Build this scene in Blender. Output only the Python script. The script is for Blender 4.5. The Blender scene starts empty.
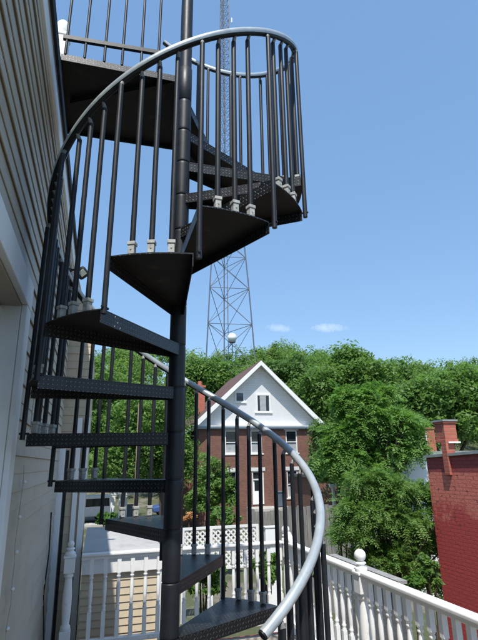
import bpy, math, random
import numpy as np
from mathutils import Vector, Matrix

random.seed(7); rng = np.random.default_rng(7)
S = bpy.context.scene
COL = S.collection
R = math.radians
EYE = 1.77

# ------------------------------------------------------------------ camera model (the real camera position of the photo)
F_PX, PITCH, ROLL, YAW = 482.43, .28767, .02, R(16)
def ray(x, y):
    u, v = (x-239)/F_PX, (320-y)/F_PX
    c, s = math.cos(ROLL), math.sin(ROLL)
    u, v = u*c+v*s, -u*s+v*c
    X, Y, Z = u, math.cos(PITCH)-v*math.sin(PITCH), math.sin(PITCH)+v*math.cos(PITCH)
    return Vector((X*math.cos(YAW)+Y*math.sin(YAW), -X*math.sin(YAW)+Y*math.cos(YAW), Z))
def at(x, y, t):                      # measured point of the photo at distance t along the lot
    r = ray(x, y); r = r*(t/r.y); return Vector((r.x, r.y, r.z+EYE))

# ------------------------------------------------------------------ materials
MATS = {}
def nodes_of(name):
    m = bpy.data.materials.new(name); m.use_nodes = True
    nt = m.node_tree; b = nt.nodes['Principled BSDF']
    MATS[name] = m
    return m, nt, b
def N(nt, t, **kw):
    n = nt.nodes.new(t)
    for k, v in kw.items():
        if k in n.inputs.keys() if isinstance(k, str) else False: n.inputs[k].default_value = v
        else: setattr(n, k, v)
    return n
def L(nt, a, b): nt.links.new(a, b)
def ramp(nt, fac, stops):
    r = nt.nodes.new('ShaderNodeValToRGB')
    el = r.color_ramp.elements
    while len(el) < len(stops): el.new(.5)
    for e, (p, c) in zip(el, stops): e.position = p; e.color = (*c, 1)
    L(nt, fac, r.inputs[0]); return r.outputs[0]
def noise(nt, scale, detail=4, rough=.6, coord=None):
    n = nt.nodes.new('ShaderNodeTexNoise'); n.inputs['Scale'].default_value = scale
    n.inputs['Detail'].default_value = detail; n.inputs['Roughness'].default_value = rough
    if coord is None:
        tc = nt.nodes.new('ShaderNodeTexCoord'); coord = tc.outputs['Object']
    L(nt, coord, n.inputs['Vector']); return n.outputs['Fac']
def mathn(nt, op, a, b=None, c=None):
    n = nt.nodes.new('ShaderNodeMath'); n.operation = op
    for i, v in enumerate((a, b, c)):
        if v is None: continue
        if isinstance(v, (int, float)): n.inputs[i].default_value = v
        else: L(nt, v, n.inputs[i])
    return n.outputs[0]
def mix(nt, fac, a, b):
    n = nt.nodes.new('ShaderNodeMix'); n.data_type = 'RGBA'
    for i, v in ((0, fac), (6, a), (7, b)):
        if isinstance(v, (int, float)): n.inputs[i].default_value = v
        elif isinstance(v, tuple): n.inputs[i].default_value = (*v, 1)
        else: L(nt, v, n.inputs[i])
    return n.outputs[2]
def bump(nt, b, h, strength=.3, dist=.01):
    n = nt.nodes.new('ShaderNodeBump'); n.inputs['Strength'].default_value = strength
    n.inputs['Distance'].default_value = dist
    L(nt, h, n.inputs['Height']); L(nt, n.outputs[0], b.inputs['Normal'])

def mat_plain(name, c, rough=.5, metal=0, var=.12, scale=6, bmp=0, spec=None, stretch=None, dirt=None):
    m, nt, b = nodes_of(name)
    coord = None
    if stretch:
        tc = nt.nodes.new('ShaderNodeTexCoord'); mp = nt.nodes.new('ShaderNodeMapping')
        mp.inputs['Scale'].default_value = stretch
        L(nt, tc.outputs['Object'], mp.inputs[0]); coord = mp.outputs[0]
    f = noise(nt, scale, 6, .65, coord)
    lo = tuple(x*(1-var) for x in c); hi = tuple(min(1, x*(1+var)) for x in c)
    colr = ramp(nt, f, [(.3, lo), (.7, hi)])
    if dirt:
        dc, dsc, dth, dmx = dirt
        dn = noise(nt, dsc, 8, .75); mr = nt.nodes.new('ShaderNodeMapRange'); mr.inputs[1].default_value = dth; mr.inputs[2].default_value = dth+.1
        L(nt, dn, mr.inputs[0]); colr = mix(nt, mathn(nt, 'MULTIPLY', mr.outputs[0], dmx), colr, dc)
    L(nt, colr, b.inputs['Base Color'])
    rr = nt.nodes.new('ShaderNodeMapRange'); rr.inputs[3].default_value = max(.05, rough-.1); rr.inputs[4].default_value = min(1, rough+.12)
    L(nt, f, rr.inputs[0]); L(nt, rr.outputs[0], b.inputs['Roughness'])
    b.inputs['Metallic'].default_value = metal
    if spec is not None: b.inputs['Specular IOR Level'].default_value = spec
    if bmp: bump(nt, b, noise(nt, scale*8, 4, .6, coord), bmp, .004)
    return m

mat_plain('black_steel', (.011, .012, .014), .48, 0, .4, 14, .15, .35, dirt=((.045,.026,.018), 20, .6, .8))
mat_plain('baluster_steel', (.012, .0145, .0185), .46, 0, .4, 9, .08, .4, dirt=((.045,.028,.02), 16, .62, .8))
mat_plain('underside_steel', (.014, .0125, .0115), .7, 0, .5, 7, .3, .35, dirt=((.04,.032,.025), 9, .56, .8))
mat_plain('rail_cap', (.43, .47, .48), .34, .35, .15, 9, .08, dirt=((.22,.23,.22), 14, .58, .6))
mat_plain('bracket_grey', (.2, .205, .2), .45, 0, .3, 30)
mat_plain('shoe_grey', (.42, .42, .39), .5, 0, .3, 40, .15, dirt=((.16,.14,.11), 25, .55, .7))
mat_plain('white_paint', (.78, .78, .76), .5, 0, .06, 5, .1, dirt=((.52,.49,.42), 11, .56, .55))
mat_plain('white_trim', (.84, .86, .86), .5, 0, .05, 3, .1, dirt=((.6,.6,.55), 5, .6, .4))
mat_plain('siding_tan', (.47, .425, .335), .55, 0, .09, 2.2, .12, stretch=(1, .3, 3), dirt=((.34,.31,.25), 3.5, .53, .5))
mat_plain('siding_cream', (.55, .46, .33), .55, 0, .07, 2.5, .1, dirt=((.42,.35,.25), 6, .55, .5))
mat_plain('soffit_beige', (.42, .37, .29), .6, 0, .08, 3)
mat_plain('roof_membrane', (.42, .415, .405), .8, 0, .13, 1.3, .15, dirt=((.3,.29,.27), 2.5, .5, .6))
mat_plain('dark_strip', (.015, .015, .017), .8)
mat_plain('cable_black', (.012, .012, .012), .5)
mat_plain('bulb_white', (.8, .8, .75), .3)
mat_plain('tower_steel', (.13, .15, .19), .5, .3, .2, 1)
mat_plain('radome_white', (.8, .8, .8), .4)
mat_plain('stone_lintel', (.62, .62, .6), .7, 0, .12, 4, .2)
mat_plain('cornice_grey', (.33, .38, .44), .6, 0, .1, 3)
mat_plain('coping_grey', (.27, .3, .28), .7, 0, .2, 5, .2)
mat_plain('curtain', (.35, .37, .38), .8, 0, .2, 3)
mat_plain('weathered_wood', (.20, .195, .18), .85, 0, .35, 3, .3, stretch=(5, 5, .5))
mat_plain('grey_plank', (.26, .26, .25), .85, 0, .3, 3, .3, stretch=(3, .6, 6))
mat_plain('deck_wood', (.29, .255, .205), .75, 0, .25, 3, .2, stretch=(.6, 8, 8))
mat_plain('deck_red', (.30, .08, .06), .7, 0, .2, 6)
mat_plain('pole_wood', (.28, .21, .14), .85, 0, .25, 3, .2, stretch=(6, 6, .5))
mat_plain('bark', (.075, .055, .04), .9, 0, .4, 5, .5, stretch=(4, 4, .8))
mat_plain('van_white', (.78, .78, .78), .25, 0, .03, 2)
mat_plain('car_blue', (.06, .12, .32), .25, 0, .05, 2)
mat_plain('rubber', (.02, .02, .02), .8)
mat_plain('bin_grey', (.10, .13, .17), .5, 0, .1, 3)
mat_plain('concrete', (.42, .41, .38), .85, 0, .2, 3, .2)
mat_plain('gravel', (.16, .15, .13), .95, 0, .3, 14, .5)
mat_plain('flower_orange', (.42, .2, .07), .7, 0, .4, 6)
mat_plain('tar_roof', (.10, .105, .10), .85, 0, .25, 2)
mat_plain('lamp_lens', (.5, .52, .42), .2, 0, .1, 20)

m, nt, b = nodes_of('glass_dark')
b.inputs['Base Color'].default_value = (.02, .025, .03, 1); b.inputs['Roughness'].default_value = .06
bump(nt, b, noise(nt, 1.5, 2), .05, .02)
m, nt, b = nodes_of('alu_pole')
b.inputs['Base Color'].default_value = (.5, .55, .56, 1); b.inputs['Roughness'].default_value = .45; b.inputs['Metallic'].default_value = .5

# diamond (tread) plate: raised lozenges alternating in direction, black paint, tops lightened for wear and sun glints put into the colour
def diamond():
    m, nt, b = nodes_of('diamond_plate')
    uv = nt.nodes.new('ShaderNodeUVMap')
    sc = nt.nodes.new('ShaderNodeVectorMath'); sc.operation = 'SCALE'; sc.inputs['Scale'].default_value = 1/.021
    L(nt, uv.outputs[0], sc.inputs[0])
    sp = nt.nodes.new('ShaderNodeSeparateXYZ'); L(nt, sc.outputs[0], sp.inputs[0])
    u, v = sp.outputs[0], sp.outputs[1]
    fu = mathn(nt, 'SUBTRACT', mathn(nt, 'FRACT', u), .5); fv = mathn(nt, 'SUBTRACT', mathn(nt, 'FRACT', v), .5)
    par = mathn(nt, 'MODULO', mathn(nt, 'ABSOLUTE', mathn(nt, 'ADD', mathn(nt, 'FLOOR', u), mathn(nt, 'FLOOR', v))), 2.0)
    sg = mathn(nt, 'SUBTRACT', mathn(nt, 'MULTIPLY', par, 2.0), 1.0)
    a = mathn(nt, 'ADD', fu, mathn(nt, 'MULTIPLY', fv, sg))
    c = mathn(nt, 'SUBTRACT', fu, mathn(nt, 'MULTIPLY', fv, sg))
    d = mathn(nt, 'ADD', mathn(nt, 'MULTIPLY', mathn(nt, 'ABSOLUTE', a), 1.35), mathn(nt, 'MULTIPLY', mathn(nt, 'ABSOLUTE', c), 4.2))
    h = nt.nodes.new('ShaderNodeMapRange'); h.interpolation_type = 'SMOOTHSTEP'
    h.inputs[1].default_value = 1.0; h.inputs[2].default_value = .55
    L(nt, d, h.inputs[0])
    bump(nt, b, h.outputs[0], 1.0, .004)
    n1 = noise(nt, 11, 6, .7)
    worn_glint = mathn(nt, 'MULTIPLY', h.outputs[0], mathn(nt, 'MULTIPLY', n1, 1.35))
    L(nt, mix(nt, worn_glint, (.010, .0112, .013), (.24, .25, .26)), b.inputs['Base Color'])
    L(nt, mathn(nt, 'MINIMUM', mathn(nt, 'MULTIPLY', worn_glint, 1.2), 1.0), b.inputs['Metallic'])
    rr = nt.nodes.new('ShaderNodeMapRange'); rr.inputs[3].default_value = .26; rr.inputs[4].default_value = .5
    L(nt, n1, rr.inputs[0]); L(nt, rr.outputs[0], b.inputs['Roughness'])
diamond()

def brick(name, c1, c2, mortar, scale_w=.205, h=.068, extra=None, bs=.5):
    m, nt, b = nodes_of(name)
    uv = nt.nodes.new('ShaderNodeUVMap')
    br = nt.nodes.new('ShaderNodeTexBrick')
    br.inputs['Scale'].default_value = 1.0; br.inputs['Brick Width'].default_value = scale_w; br.inputs['Row Height'].default_value = h
    br.inputs['Mortar Size'].default_value = .009; br.inputs['Mortar Smooth'].default_value = .3; br.inputs['Bias'].default_value = 0
    L(nt, uv.outputs[0], br.inputs['Vector'])
    nz = noise(nt, 2.2, 8, .7); n2 = noise(nt, 25, 4, .7)
    br.inputs['Color1'].default_value = (*c1, 1); br.inputs['Color2'].default_value = (*c2, 1); br.inputs['Mortar'].default_value = (*mortar, 1)
    dark = mix(nt, mathn(nt, 'MULTIPLY', nz, .55), br.outputs['Color'], tuple(x*.45 for x in c1))
    col = dark
    if extra: col = extra(nt, dark, br, nz, n2)
    L(nt, col, b.inputs['Base Color']); b.inputs['Roughness'].default_value = .85
    hh = mathn(nt, 'ADD', mathn(nt, 'MULTIPLY', br.outputs['Fac'], -1.0), mathn(nt, 'MULTIPLY', n2, .7))
    bump(nt, b, hh, bs, .012)
brick('house_brick', (.25, .105, .07), (.15, .058, .044), (.24, .17, .14))
brick('chimney_brick', (.55, .155, .095), (.42, .105, .065), (.40, .2, .15))
def peel_and_shade(nt, col, br, nz, n2):
    # faded band of old paint near the parapet with flakes fallen off, deeper red below
    tc = nt.nodes.new('ShaderNodeTexCoord'); sp = nt.nodes.new('ShaderNodeSeparateXYZ'); L(nt, tc.outputs['Object'], sp.inputs[0])
    edge = noise(nt, 1.9, 9, .72)
    hgt = mathn(nt, 'ADD', sp.outputs[2], mathn(nt, 'MULTIPLY', mathn(nt, 'SUBTRACT', edge, .5), 1.9))
    m1 = nt.nodes.new('ShaderNodeMapRange'); m1.interpolation_type = 'SMOOTHSTEP'
    m1.inputs[1].default_value = .72; m1.inputs[2].default_value = .95; L(nt, hgt, m1.inputs[0])
    coping_shade = nt.nodes.new('ShaderNodeMapRange'); coping_shade.inputs[1].default_value = 1.50; coping_shade.inputs[2].default_value = 1.53; L(nt, sp.outputs[2], coping_shade.inputs[0])
    c = mix(nt, m1.outputs[0], mix(nt, mathn(nt, 'MULTIPLY', n2, .5), (.52, .075, .072), (.42, .055, .056)), mix(nt, n2, (.72, .235, .165), (.58, .145, .105)))
    c = mix(nt, coping_shade.outputs[0], c, (.30, .06, .055))  # shade under the coping put into the colour as a darker band
    fl = noise(nt, 9, 6, .75)
    f2 = nt.nodes.new('ShaderNodeMapRange'); f2.inputs[1].default_value = .59; f2.inputs[2].default_value = .62; L(nt, fl, f2.inputs[0])
    zone = nt.nodes.new('ShaderNodeMapRange'); zone.inputs[1].default_value = .25; zone.inputs[2].default_value = .7; L(nt, hgt, zone.inputs[0])
    c = mix(nt, mathn(nt, 'MULTIPLY', f2.outputs[0], zone.outputs[0]), c, (.13, .055, .045))
    return mix(nt, mathn(nt, 'MULTIPLY', br.outputs['Fac'], mathn(nt, 'MULTIPLY', n2, .45)), c, (.2, .02, .025))
brick('red_painted_brick', (.3, .04, .04), (.26, .03, .035), (.2, .03, .03), extra=peel_and_shade, bs=1.0)

def siding_mat(name, c, pitch):
    m, nt, b = nodes_of(name)
    uv = nt.nodes.new('ShaderNodeUVMap'); sp = nt.nodes.new('ShaderNodeSeparateXYZ'); L(nt, uv.outputs[0], sp.inputs[0])
    f = mathn(nt, 'FRACT', mathn(nt, 'DIVIDE', sp.outputs[1], pitch))
    L(nt, ramp(nt, noise(nt, 3, 5), [(.3, tuple(x*.92 for x in c)), (.7, c)]), b.inputs['Base Color'])
    b.inputs['Roughness'].default_value = .5
    bump(nt, b, mathn(nt, 'SUBTRACT', 1.0, f), 1.0, .02)
siding_mat('white_clapboard', (.80, .80, .80), .19)

def shingle():
    m, nt, b = nodes_of('brown_shingle')
    uv = nt.nodes.new('ShaderNodeUVMap')
    br = nt.nodes.new('ShaderNodeTexBrick'); L(nt, uv.outputs[0], br.inputs['Vector'])
    br.inputs['Scale'].default_value = 1; br.inputs['Brick Width'].default_value = .35; br.inputs['Row Height'].default_value = .18; br.inputs['Mortar Size'].default_value = .01
    br.inputs['Color1'].default_value = (.16, .085, .07, 1); br.inputs['Color2'].default_value = (.10, .055, .05, 1); br.inputs['Mortar'].default_value = (.04, .03, .03, 1)
    L(nt, br.outputs[0], b.inputs['Base Color']); b.inputs['Roughness'].default_value = .9
shingle()

def leaf(name, cols, trans=.45, sc=.6):
    m, nt, b = nodes_of(name)
    g = nt.nodes.new('ShaderNodeNewGeometry')
    n1 = noise(nt, sc, 3, .5, g.outputs['Position'])
    f = mathn(nt, 'ADD', mathn(nt, 'MULTIPLY', g.outputs['Random Per Island'], .55), mathn(nt, 'MULTIPLY', n1, .5))
    c = ramp(nt, f, [(i/(len(cols)-1)*.8+.1, x) for i, x in enumerate(cols)])
    L(nt, c, b.inputs['Base Color']); b.inputs['Roughness'].default_value = .5
    b.inputs['Specular IOR Level'].default_value = .35
    tr = nt.nodes.new('ShaderNodeBsdfTranslucent')
    hs = nt.nodes.new('ShaderNodeHueSaturation'); hs.inputs['Value'].default_value = 1.5; hs.inputs['Saturation'].default_value = 1.1
    L(nt, c, hs.inputs['Color']); L(nt, hs.outputs[0], tr.inputs[0])
    mx = nt.nodes.new('ShaderNodeMixShader'); mx.inputs[0].default_value = trans
    L(nt, b.outputs[0], mx.inputs[1]); L(nt, tr.outputs[0], mx.inputs[2])
    L(nt, mx.outputs[0], nt.nodes['Material Output'].inputs[0])
leaf('leaf_wood', [(.085, .165, .045), (.145, .245, .062), (.21, .32, .09)], trans=.5, sc=.12)
leaf('leaf_feather', [(0.077, .17, 0.037), (0.133, .26, 0.055), (0.206, .35, 0.077)], sc=.7)
leaf('leaf_lower', [(.075, .16, .04), (.135, .245, .058), (.21, .33, .08)], trans=.5, sc=.9)
leaf('leaf_broad', [(0.073, .15, 0.035), (0.125, .225, 0.053), (0.181, .30, 0.077)], sc=.3)
leaf('leaf_dark', [(0.052, .11, 0.031), (0.090, .175, 0.044), (0.138, .235, 0.066)], sc=.3)
leaf('leaf_lime', [(0.052, .13, 0.022), (0.086, .19, 0.033), (0.120, .23, 0.044)], sc=.8)
leaf('leaf_grass', [(.04, .08, .02), (.08, .12, .03), (.12, .13, .05)], sc=.5)

# ------------------------------------------------------------------ mesh builder
class MB:
    def __init__(s): s.v = []; s.f = []; s.m = []; s.smooth = []
    def add(s, vs, fs, mi=0, sm=False):
        o = len(s.v); s.v += [tuple(x) for x in vs]; s.f += [tuple(i+o for i in f) for f in fs]
        s.m += [mi]*len(fs); s.smooth += [sm]*len(fs); return s
    def box(s, a, b, mi=0):
        x0, y0, z0 = a; x1, y1, z1 = b
        return s.add([(x0,y0,z0),(x1,y0,z0),(x1,y1,z0),(x0,y1,z0),(x0,y0,z1),(x1,y0,z1),(x1,y1,z1),(x0,y1,z1)],
                     [(3,2,1,0),(4,5,6,7),(0,1,5,4),(1,2,6,5),(2,3,7,6),(3,0,4,7)], mi)
    def obox(s, c, ux, uy, uz, hx, hy, hz, mi=0):       # oriented box
        c = Vector(c); ux, uy, uz = Vector(ux)*hx, Vector(uy)*hy, Vector(uz)*hz
        vs = [c+i*ux+j*uy+k*uz for k in (-1,1) for (i,j) in ((-1,-1),(1,-1),(1,1),(-1,1))]
        return s.add(vs, [(3,2,1,0),(4,5,6,7),(0,1,5,4),(1,2,6,5),(2,3,7,6),(3,0,4,7)], mi)
    def prism(s, poly, z0, z1, mi=0):
        n = len(poly)
        vs = [(x,y,z0) for x,y in poly]+[(x,y,z1) for x,y in poly]
        return s.add(vs, [tuple(range(n-1,-1,-1)), tuple(range(n,2*n))]+[(i,(i+1)%n,n+(i+1)%n,n+i) for i in range(n)], mi)
    def prism_axis(s, poly, a0, a1, axis='y', mi=0):     # poly in the two other axes
        n = len(poly)
        def P(p, a): return (p[0], a, p[1]) if axis == 'y' else (a, p[0], p[1])
        vs = [P(p, a0) for p in poly]+[P(p, a1) for p in poly]
        return s.add(vs, [tuple(range(n-1,-1,-1)), tuple(range(n,2*n))]+[(i,(i+1)%n,n+(i+1)%n,n+i) for i in range(n)], mi)
    def tube(s, pts, r, n=8, mi=0, caps=True, arc=None, up=None, sm=True):
        pts = [Vector(p) for p in pts]; k = len(pts)
        rr = r if isinstance(r, (list, tuple)) else [r]*k
        vs = []; ref = None
        a0, a1 = arc if arc else (0, 2*math.pi)
        na = n if arc is None else n+1
        for i, p in enumerate(pts):
            t = (pts[min(i+1,k-1)]-pts[max(i-1,0)]).normalized()
            if up is not None: e2 = Vector(up)
            elif ref is None: e2 = Vector((0,0,1)) if abs(t.z) < .9 else Vector((1,0,0))
            else: e2 = ref
            e1 = t.cross(e2).normalized(); e2 = e1.cross(t).normalized(); ref = e2
            for j in range(na):
                a = a0+(a1-a0)*j/n
                vs.append(p+(e1*math.cos(a)+e2*math.sin(a))*rr[i])
        fs = []
        for i in range(k-1):
            for j in range(n if arc is None else n):
                q = (j+1) % na if arc is None else j+1
                fs.append((i*na+j, i*na+q, (i+1)*na+q, (i+1)*na+j))
        s.add(vs, fs, mi, sm)
        if caps:
            s.add(vs[:na], [tuple(range(na))[::-1]], mi); s.add(vs[-na:], [tuple(range(na))], mi)
        return s
    def lathe(s, prof, c=(0,0,0), n=12, mi=0, sm=True):
        cx, cy, cz = c; k = len(prof); vs = []
        for r, z in prof:
            for j in range(n):
                a = 2*math.pi*j/n; vs.append((cx+r*math.cos(a), cy+r*math.sin(a), cz+z))
        fs = [(i*n+j, i*n+(j+1)%n, (i+1)*n+(j+1)%n, (i+1)*n+j) for i in range(k-1) for j in range(n)]
        s.add(vs, fs, mi, sm)
        s.add(vs[:n], [tuple(range(n))[::-1]], mi); s.add(vs[-n:], [tuple(range(n))], mi)
        return s
    def build(s, name, mats, parent=None, bevel=0, loc=None):
        me = bpy.data.meshes.new(name)
        me.from_pydata(s.v, [], s.f)
        if isinstance(mats, str): mats = [mats]
        for mm in mats: me.materials.append(MATS[mm])
        me.polygons.foreach_set('material_index', s.m); me.polygons.foreach_set('use_smooth', s.smooth)
        uvl = me.uv_layers.new(name='UVMap')
        for p in me.polygons:
            n = p.normal
            if abs(n.z) > .72: e1, e2 = Vector((1,0,0)), Vector((0,1,0))
            else:
                e1 = Vector((-n.y, n.x, 0)).normalized(); e2 = n.cross(e1)
                if e2.z < 0: e2 = -e2
            for li in p.loop_indices:
                co = me.vertices[me.loops[li].vertex_index].co
                uvl.data[li].uv = (co.dot(e1)+100.0, co.dot(e2)+100.0)
        o = bpy.data.objects.new(name, me); COL.objects.link(o)
        if loc is not None: o.location = loc
        if parent is not None: o.parent = parent
        if bevel:
            bv = o.modifiers.new('bevel', 'BEVEL'); bv.width = bevel; bv.segments = 2; bv.limit_method = 'ANGLE'; bv.angle_limit = R(50)
        return o
def tag(o, label=None, cat=None, group=None, kind=None):
    for k, v in (('label', label), ('category', cat), ('group', group), ('kind', kind)):
        if v: o[k] = v
    return o
def thing(name, loc, label, cat, group=None, rz=0):
    o = bpy.data.objects.new(name, None); COL.objects.link(o); o.empty_display_size = .2
    o.location = loc; o.rotation_euler = (0,0,rz)
    return tag(o, label, cat, group)
def copy_part(o, parent, loc=None):
    c = o.copy(); COL.objects.link(c); c.parent = parent
    if loc is not None: c.location = loc
    return c

# ------------------------------------------------------------------ SPIRAL STAIRCASE
PX, PY = .3907, 2.6687
LX, LY = .01274, .0107                       # the slight lean of the column
RISE, DL, RAD, SPAN, A0, Z0 = .2415, 30.21, .7535, 29.0, 265.13-28, 1.692
RAILH = .962
def tz(n): return Z0+RISE*(n-7)
def nose(n): return A0+DL*(n-11)
def zrail(al): return Z0+RISE*((al-A0)/DL+4)+RAILH
class SB(MB):                                 # mesh builder in stair space: polar around the column, leaning with it
    def build(s, *a, **k):
        s.v = [(x+LX*(z-EYE), y+LY*(z-EYE), z) for x, y, z in s.v]
        return super().build(*a, **k)
def pol(al, r, z): a = R(al); return Vector((r*math.cos(a), r*math.sin(a), z))

stair = thing('spiral_staircase', (PX, PY, 0), 'black steel spiral staircase with diamond plate treads and a pale grey handrail', 'spiral staircase')
SB().lathe([(.042, 0), (.042, 6.6)], n=24).build('column', 'baluster_steel', stair)
SB().lathe([(.11, .004), (.11, .016), (.06, .02), (.05, .05)], n=24).build('base_plate', 'black_steel', stair)
for n in range(1, 18):
    z = tz(n); a0, a1 = nose(n), nose(n)+SPAN
    q = SB()
    outer = [(a0+(a1-a0)*i/8) for i in range(9)]
    poly = [pol(a, RAD, 0).xy for a in outer]+[pol(a1+38, .05, 0).xy, pol(a0-38, .05, 0).xy]
    q.prism([tuple(p) for p in poly], z-.006, z)
    for i, (aa, ai, sg) in enumerate(((a0, a0-38, 1), (a1, a1+38, -1))):       # folded edge lips
        p0, p1 = pol(ai, .048, 0), pol(aa, RAD, 0)
        d = (p1-p0).normalized(); nn = Vector((-d.y, d.x, 0))*sg*.005
        q.prism([tuple(p.xy) for p in ((p0, p1, p1+nn, p0+nn) if sg > 0 else (p0, p0+nn, p1+nn, p1))], z-.064, z-.0065)
    tr = q.build('tread', ['diamond_plate', 'underside_steel'], stair)
    for p in tr.data.polygons:
        if p.normal.z < -.9: p.material_index = 1
    hb = SB().lathe([(.043, z-RISE+.002), (.0458, z-RISE+.0045), (.0465, z-RISE+.007), (.0465, z-RISE+.02), (.0465, z-.022), (.0465, z-.007), (.0458, z-.0045), (.043, z-.002)], n=24)
    # gusset under the tread at the column
    hb.build('hub', 'baluster_steel', tr)
# one sleeve above the landing, as on the photo
zl = tz(18)
q = SB()
q.lathe([(.0425, zl-RISE+.004), (.0465, zl-RISE+.008), (.0465, zl+.03), (.0425, zl+.034)], n=24).build('hub', 'baluster_steel', stair)
def shoe_mb(al, r, z):
    s_ = SB(); c = pol(al, r, z); rad = pol(al, 1, 0); tan = Vector((-rad.y, rad.x, 0)); up = Vector((0,0,1))
    s_.obox(c+up*.024, rad, tan, up, .0145, .0145, .022); s_.obox(c+up*.0545, rad, tan, up, .018, .018, .0083)
    s_.tube([c+up*.026-rad*.017, c+up*.026+rad*.017], .0045, 6)
    return s_
for n in range(1, 18):
    for k in range({9: 7, 8: 5}.get(n, 4)):
        al = nose(n)+SPAN*((.015, .26, .5, .74, .87) if n == 8 else (.015, .26, .5, .74, .14, .38, .62))[k]
        if k == 0:
            r = RAD+.0145; zb = (tz(n-1)-.032) if n > 1 else .004
        else:
            r = RAD-.024; zb = tz(n)+.002
        zt = zrail(al)-.016
        bs = SB().tube([pol(al, r, zb), pol(al, r, (zb+zt)/2), pol(al, r, zt-.03)], .0128, 10).build('baluster', 'baluster_steel', stair)
        br = SB(); c = pol(al, r, zt-.03); e = pol(al, RAD, zt+.004)
        t = pol(al+4, RAD, zrail(al+4)-.018)
        br.tube([c, c*.5+e*.5+Vector((0,0,.004)), e, t], [.0115, .010, .009, .006], 8)
        br.build('bracket', 'bracket_grey', bs)
        if k: shoe_mb(al, r, zb).build('shoe', 'shoe_grey', bs, bevel=.002)
        else:
            bo = SB(); bo.tube([pol(al, r+.018, zb+.03), pol(al, r-.03, zb+.03)], .006, 6); bo.build('bolt', 'black_steel', bs)
# handrail: dark steel strip underneath, pale cap over it
als = [-71+i*(457+71)/260 for i in range(261)]
path = [pol(a, RAD, zrail(a)) for a in als]
hr = SB().tube(path, .018, 12).tube([p+Vector((0,0,-.006)) for p in path], .0172, 10).build('handrail', 'black_steel', stair)
SB().tube(path, .0222, 14, arc=(R(-38), R(218)), up=(0,0,1), caps=False).build('rail_cap', 'rail_cap', hr)
e0 = path[0]; d0 = (path[1]-path[0]).normalized()
SB().tube([e0-d0*.006, e0+d0*.001], .0195, 14).build('end_plug', 'black_steel', hr)

# landing with its guard
lz = tz(18)
def lnd(x, y): return (x-PX, y-PY)
q = SB()
X0l, X1l, Y0l, Y1l = -.42, PX+.035, PY+.03, 3.46
q.prism([lnd(X0l, Y0l), lnd(X1l, Y0l), lnd(X1l, Y1l), lnd(X0l, Y1l)], lz-.006, lz)
q.prism([lnd(X0l, Y0l), lnd(X1l, Y0l), lnd(X1l, Y0l+.006), lnd(X0l, Y0l+.006)], lz-.05, lz-.0065)
q.prism([lnd(X0l, Y1l-.006), lnd(X1l, Y1l-.006), lnd(X1l, Y1l), lnd(X0l, Y1l)], lz-.05, lz-.0065)
q.prism([lnd(X1l-.006, Y0l+.007), lnd(X1l, Y0l+.007), lnd(X1l, Y1l-.007), lnd(X1l-.006, Y1l-.007)], lz-.05, lz-.0065)
q.prism([lnd(X0l, Y0l+.007), lnd(X0l+.006, Y0l+.007), lnd(X0l+.006, Y1l-.007), lnd(X0l, Y1l-.007)], lz-.05, lz-.0065)
p0, p1 = Vector((.31-PX, 2.72-PY, lz-.03)), Vector((-.38-PX, 3.10-PY, lz-.03)); d = (p1-p0).normalized()
q.obox((p0+p1)/2, d, (-d.y, d.x, 0), (0,0,1), (p1-p0).length/2, .004, .022)
lg = q.build('landing', ['diamond_plate', 'underside_steel'], stair)
for p in lg.data.polygons:
    if p.normal.z < -.9: p.material_index = 1
gz = lz+.135
SB().obox(((X0l+.27)/2-PX, Y0l+.004-PY, gz+.02), (1,0,.05), (0,1,0), (0,0,1), (.27-X0l)/2, .012, .015).build('guard_bottom_rail', 'baluster_steel', stair)
SB().obox(((X0l+.27)/2-PX, Y0l+.004-PY, lz+1.0), (1,0,0), (0,1,0), (0,0,1), (.27-X0l)/2, .02, .02).build('guard_top_rail', 'rail_cap', stair)
for sx in (-.395, -.275, -.15, -.035, .09, .205):
    SB().tube([(sx-PX, Y0l+.004-PY, lz+.002), (sx-PX, Y0l+.004-PY, lz+.985)], .0095, 8).build('guard_baluster', 'baluster_steel', stair)

# ------------------------------------------------------------------ HOUSE ON THE LEFT
GZ = -2.45
WS = -.47
house = thing('sided_house', (-4.2, 3, GZ), 'tan clapboard house side wall close on the left with a recessed white doorway', 'house')
def hb(mb, name, mat, parent=house, bevel=0, **k):
    lo = parent.matrix_world.translation if False else Vector((0,0,0))
    base = Vector((-4.2, 3, GZ))
    mb.v = [tuple(Vector(p)-base) for p in mb.v]
    return mb.build(name, mat, parent, bevel, **k)
COURSE = .102
def clap(mb, s, t0, t1, z0, z1, sign=1, mi=0, thick=.011, course=COURSE, zref=0.0):
    k = math.floor((z0-zref)/course)
    jr = random.Random(5); jt = [t0+1.1]
    while zref+k*course < z1-1e-4:
        a = max(z0, zref+k*course); b_ = min(z1, zref+(k+1)*course)
        th = thick*(1.25 if k % 2 == 0 else .62)
        if b_-a > .012:
            fa = th*(1-(a-zref-k*course)/course); fb = th*(1-(b_-zref-k*course)/course)
            cuts = [t0]
            if k % 2 == 0: jt = [t0+jr.uniform(.3, 3.4)]
            x = jt[0]
            while x < t1-.2: 
                if x > t0+.2: cuts.append(x)
                x += 3.66
            cuts.append(t1)
            for c0_, c1_ in zip(cuts[:-1], cuts[1:]):
                dz = jr.uniform(-.001, .001)
                e = .0015 if c1_ < t1-.01 else 0
                lo = min(.014, (b_-a)*.4)
                mb.prism_axis([(s, a+lo+.002), (s+sign*max(.001, fa-.006), a+lo), (s+sign*max(.0015, fa-.002), a+dz), (s+sign*fa+.003, a+dz), (s+sign*fb+.003, b_), (s, b_)], c0_, c1_-e, 'y', mi)
        k += 1
T_END = 6.55
q = MB()
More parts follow.
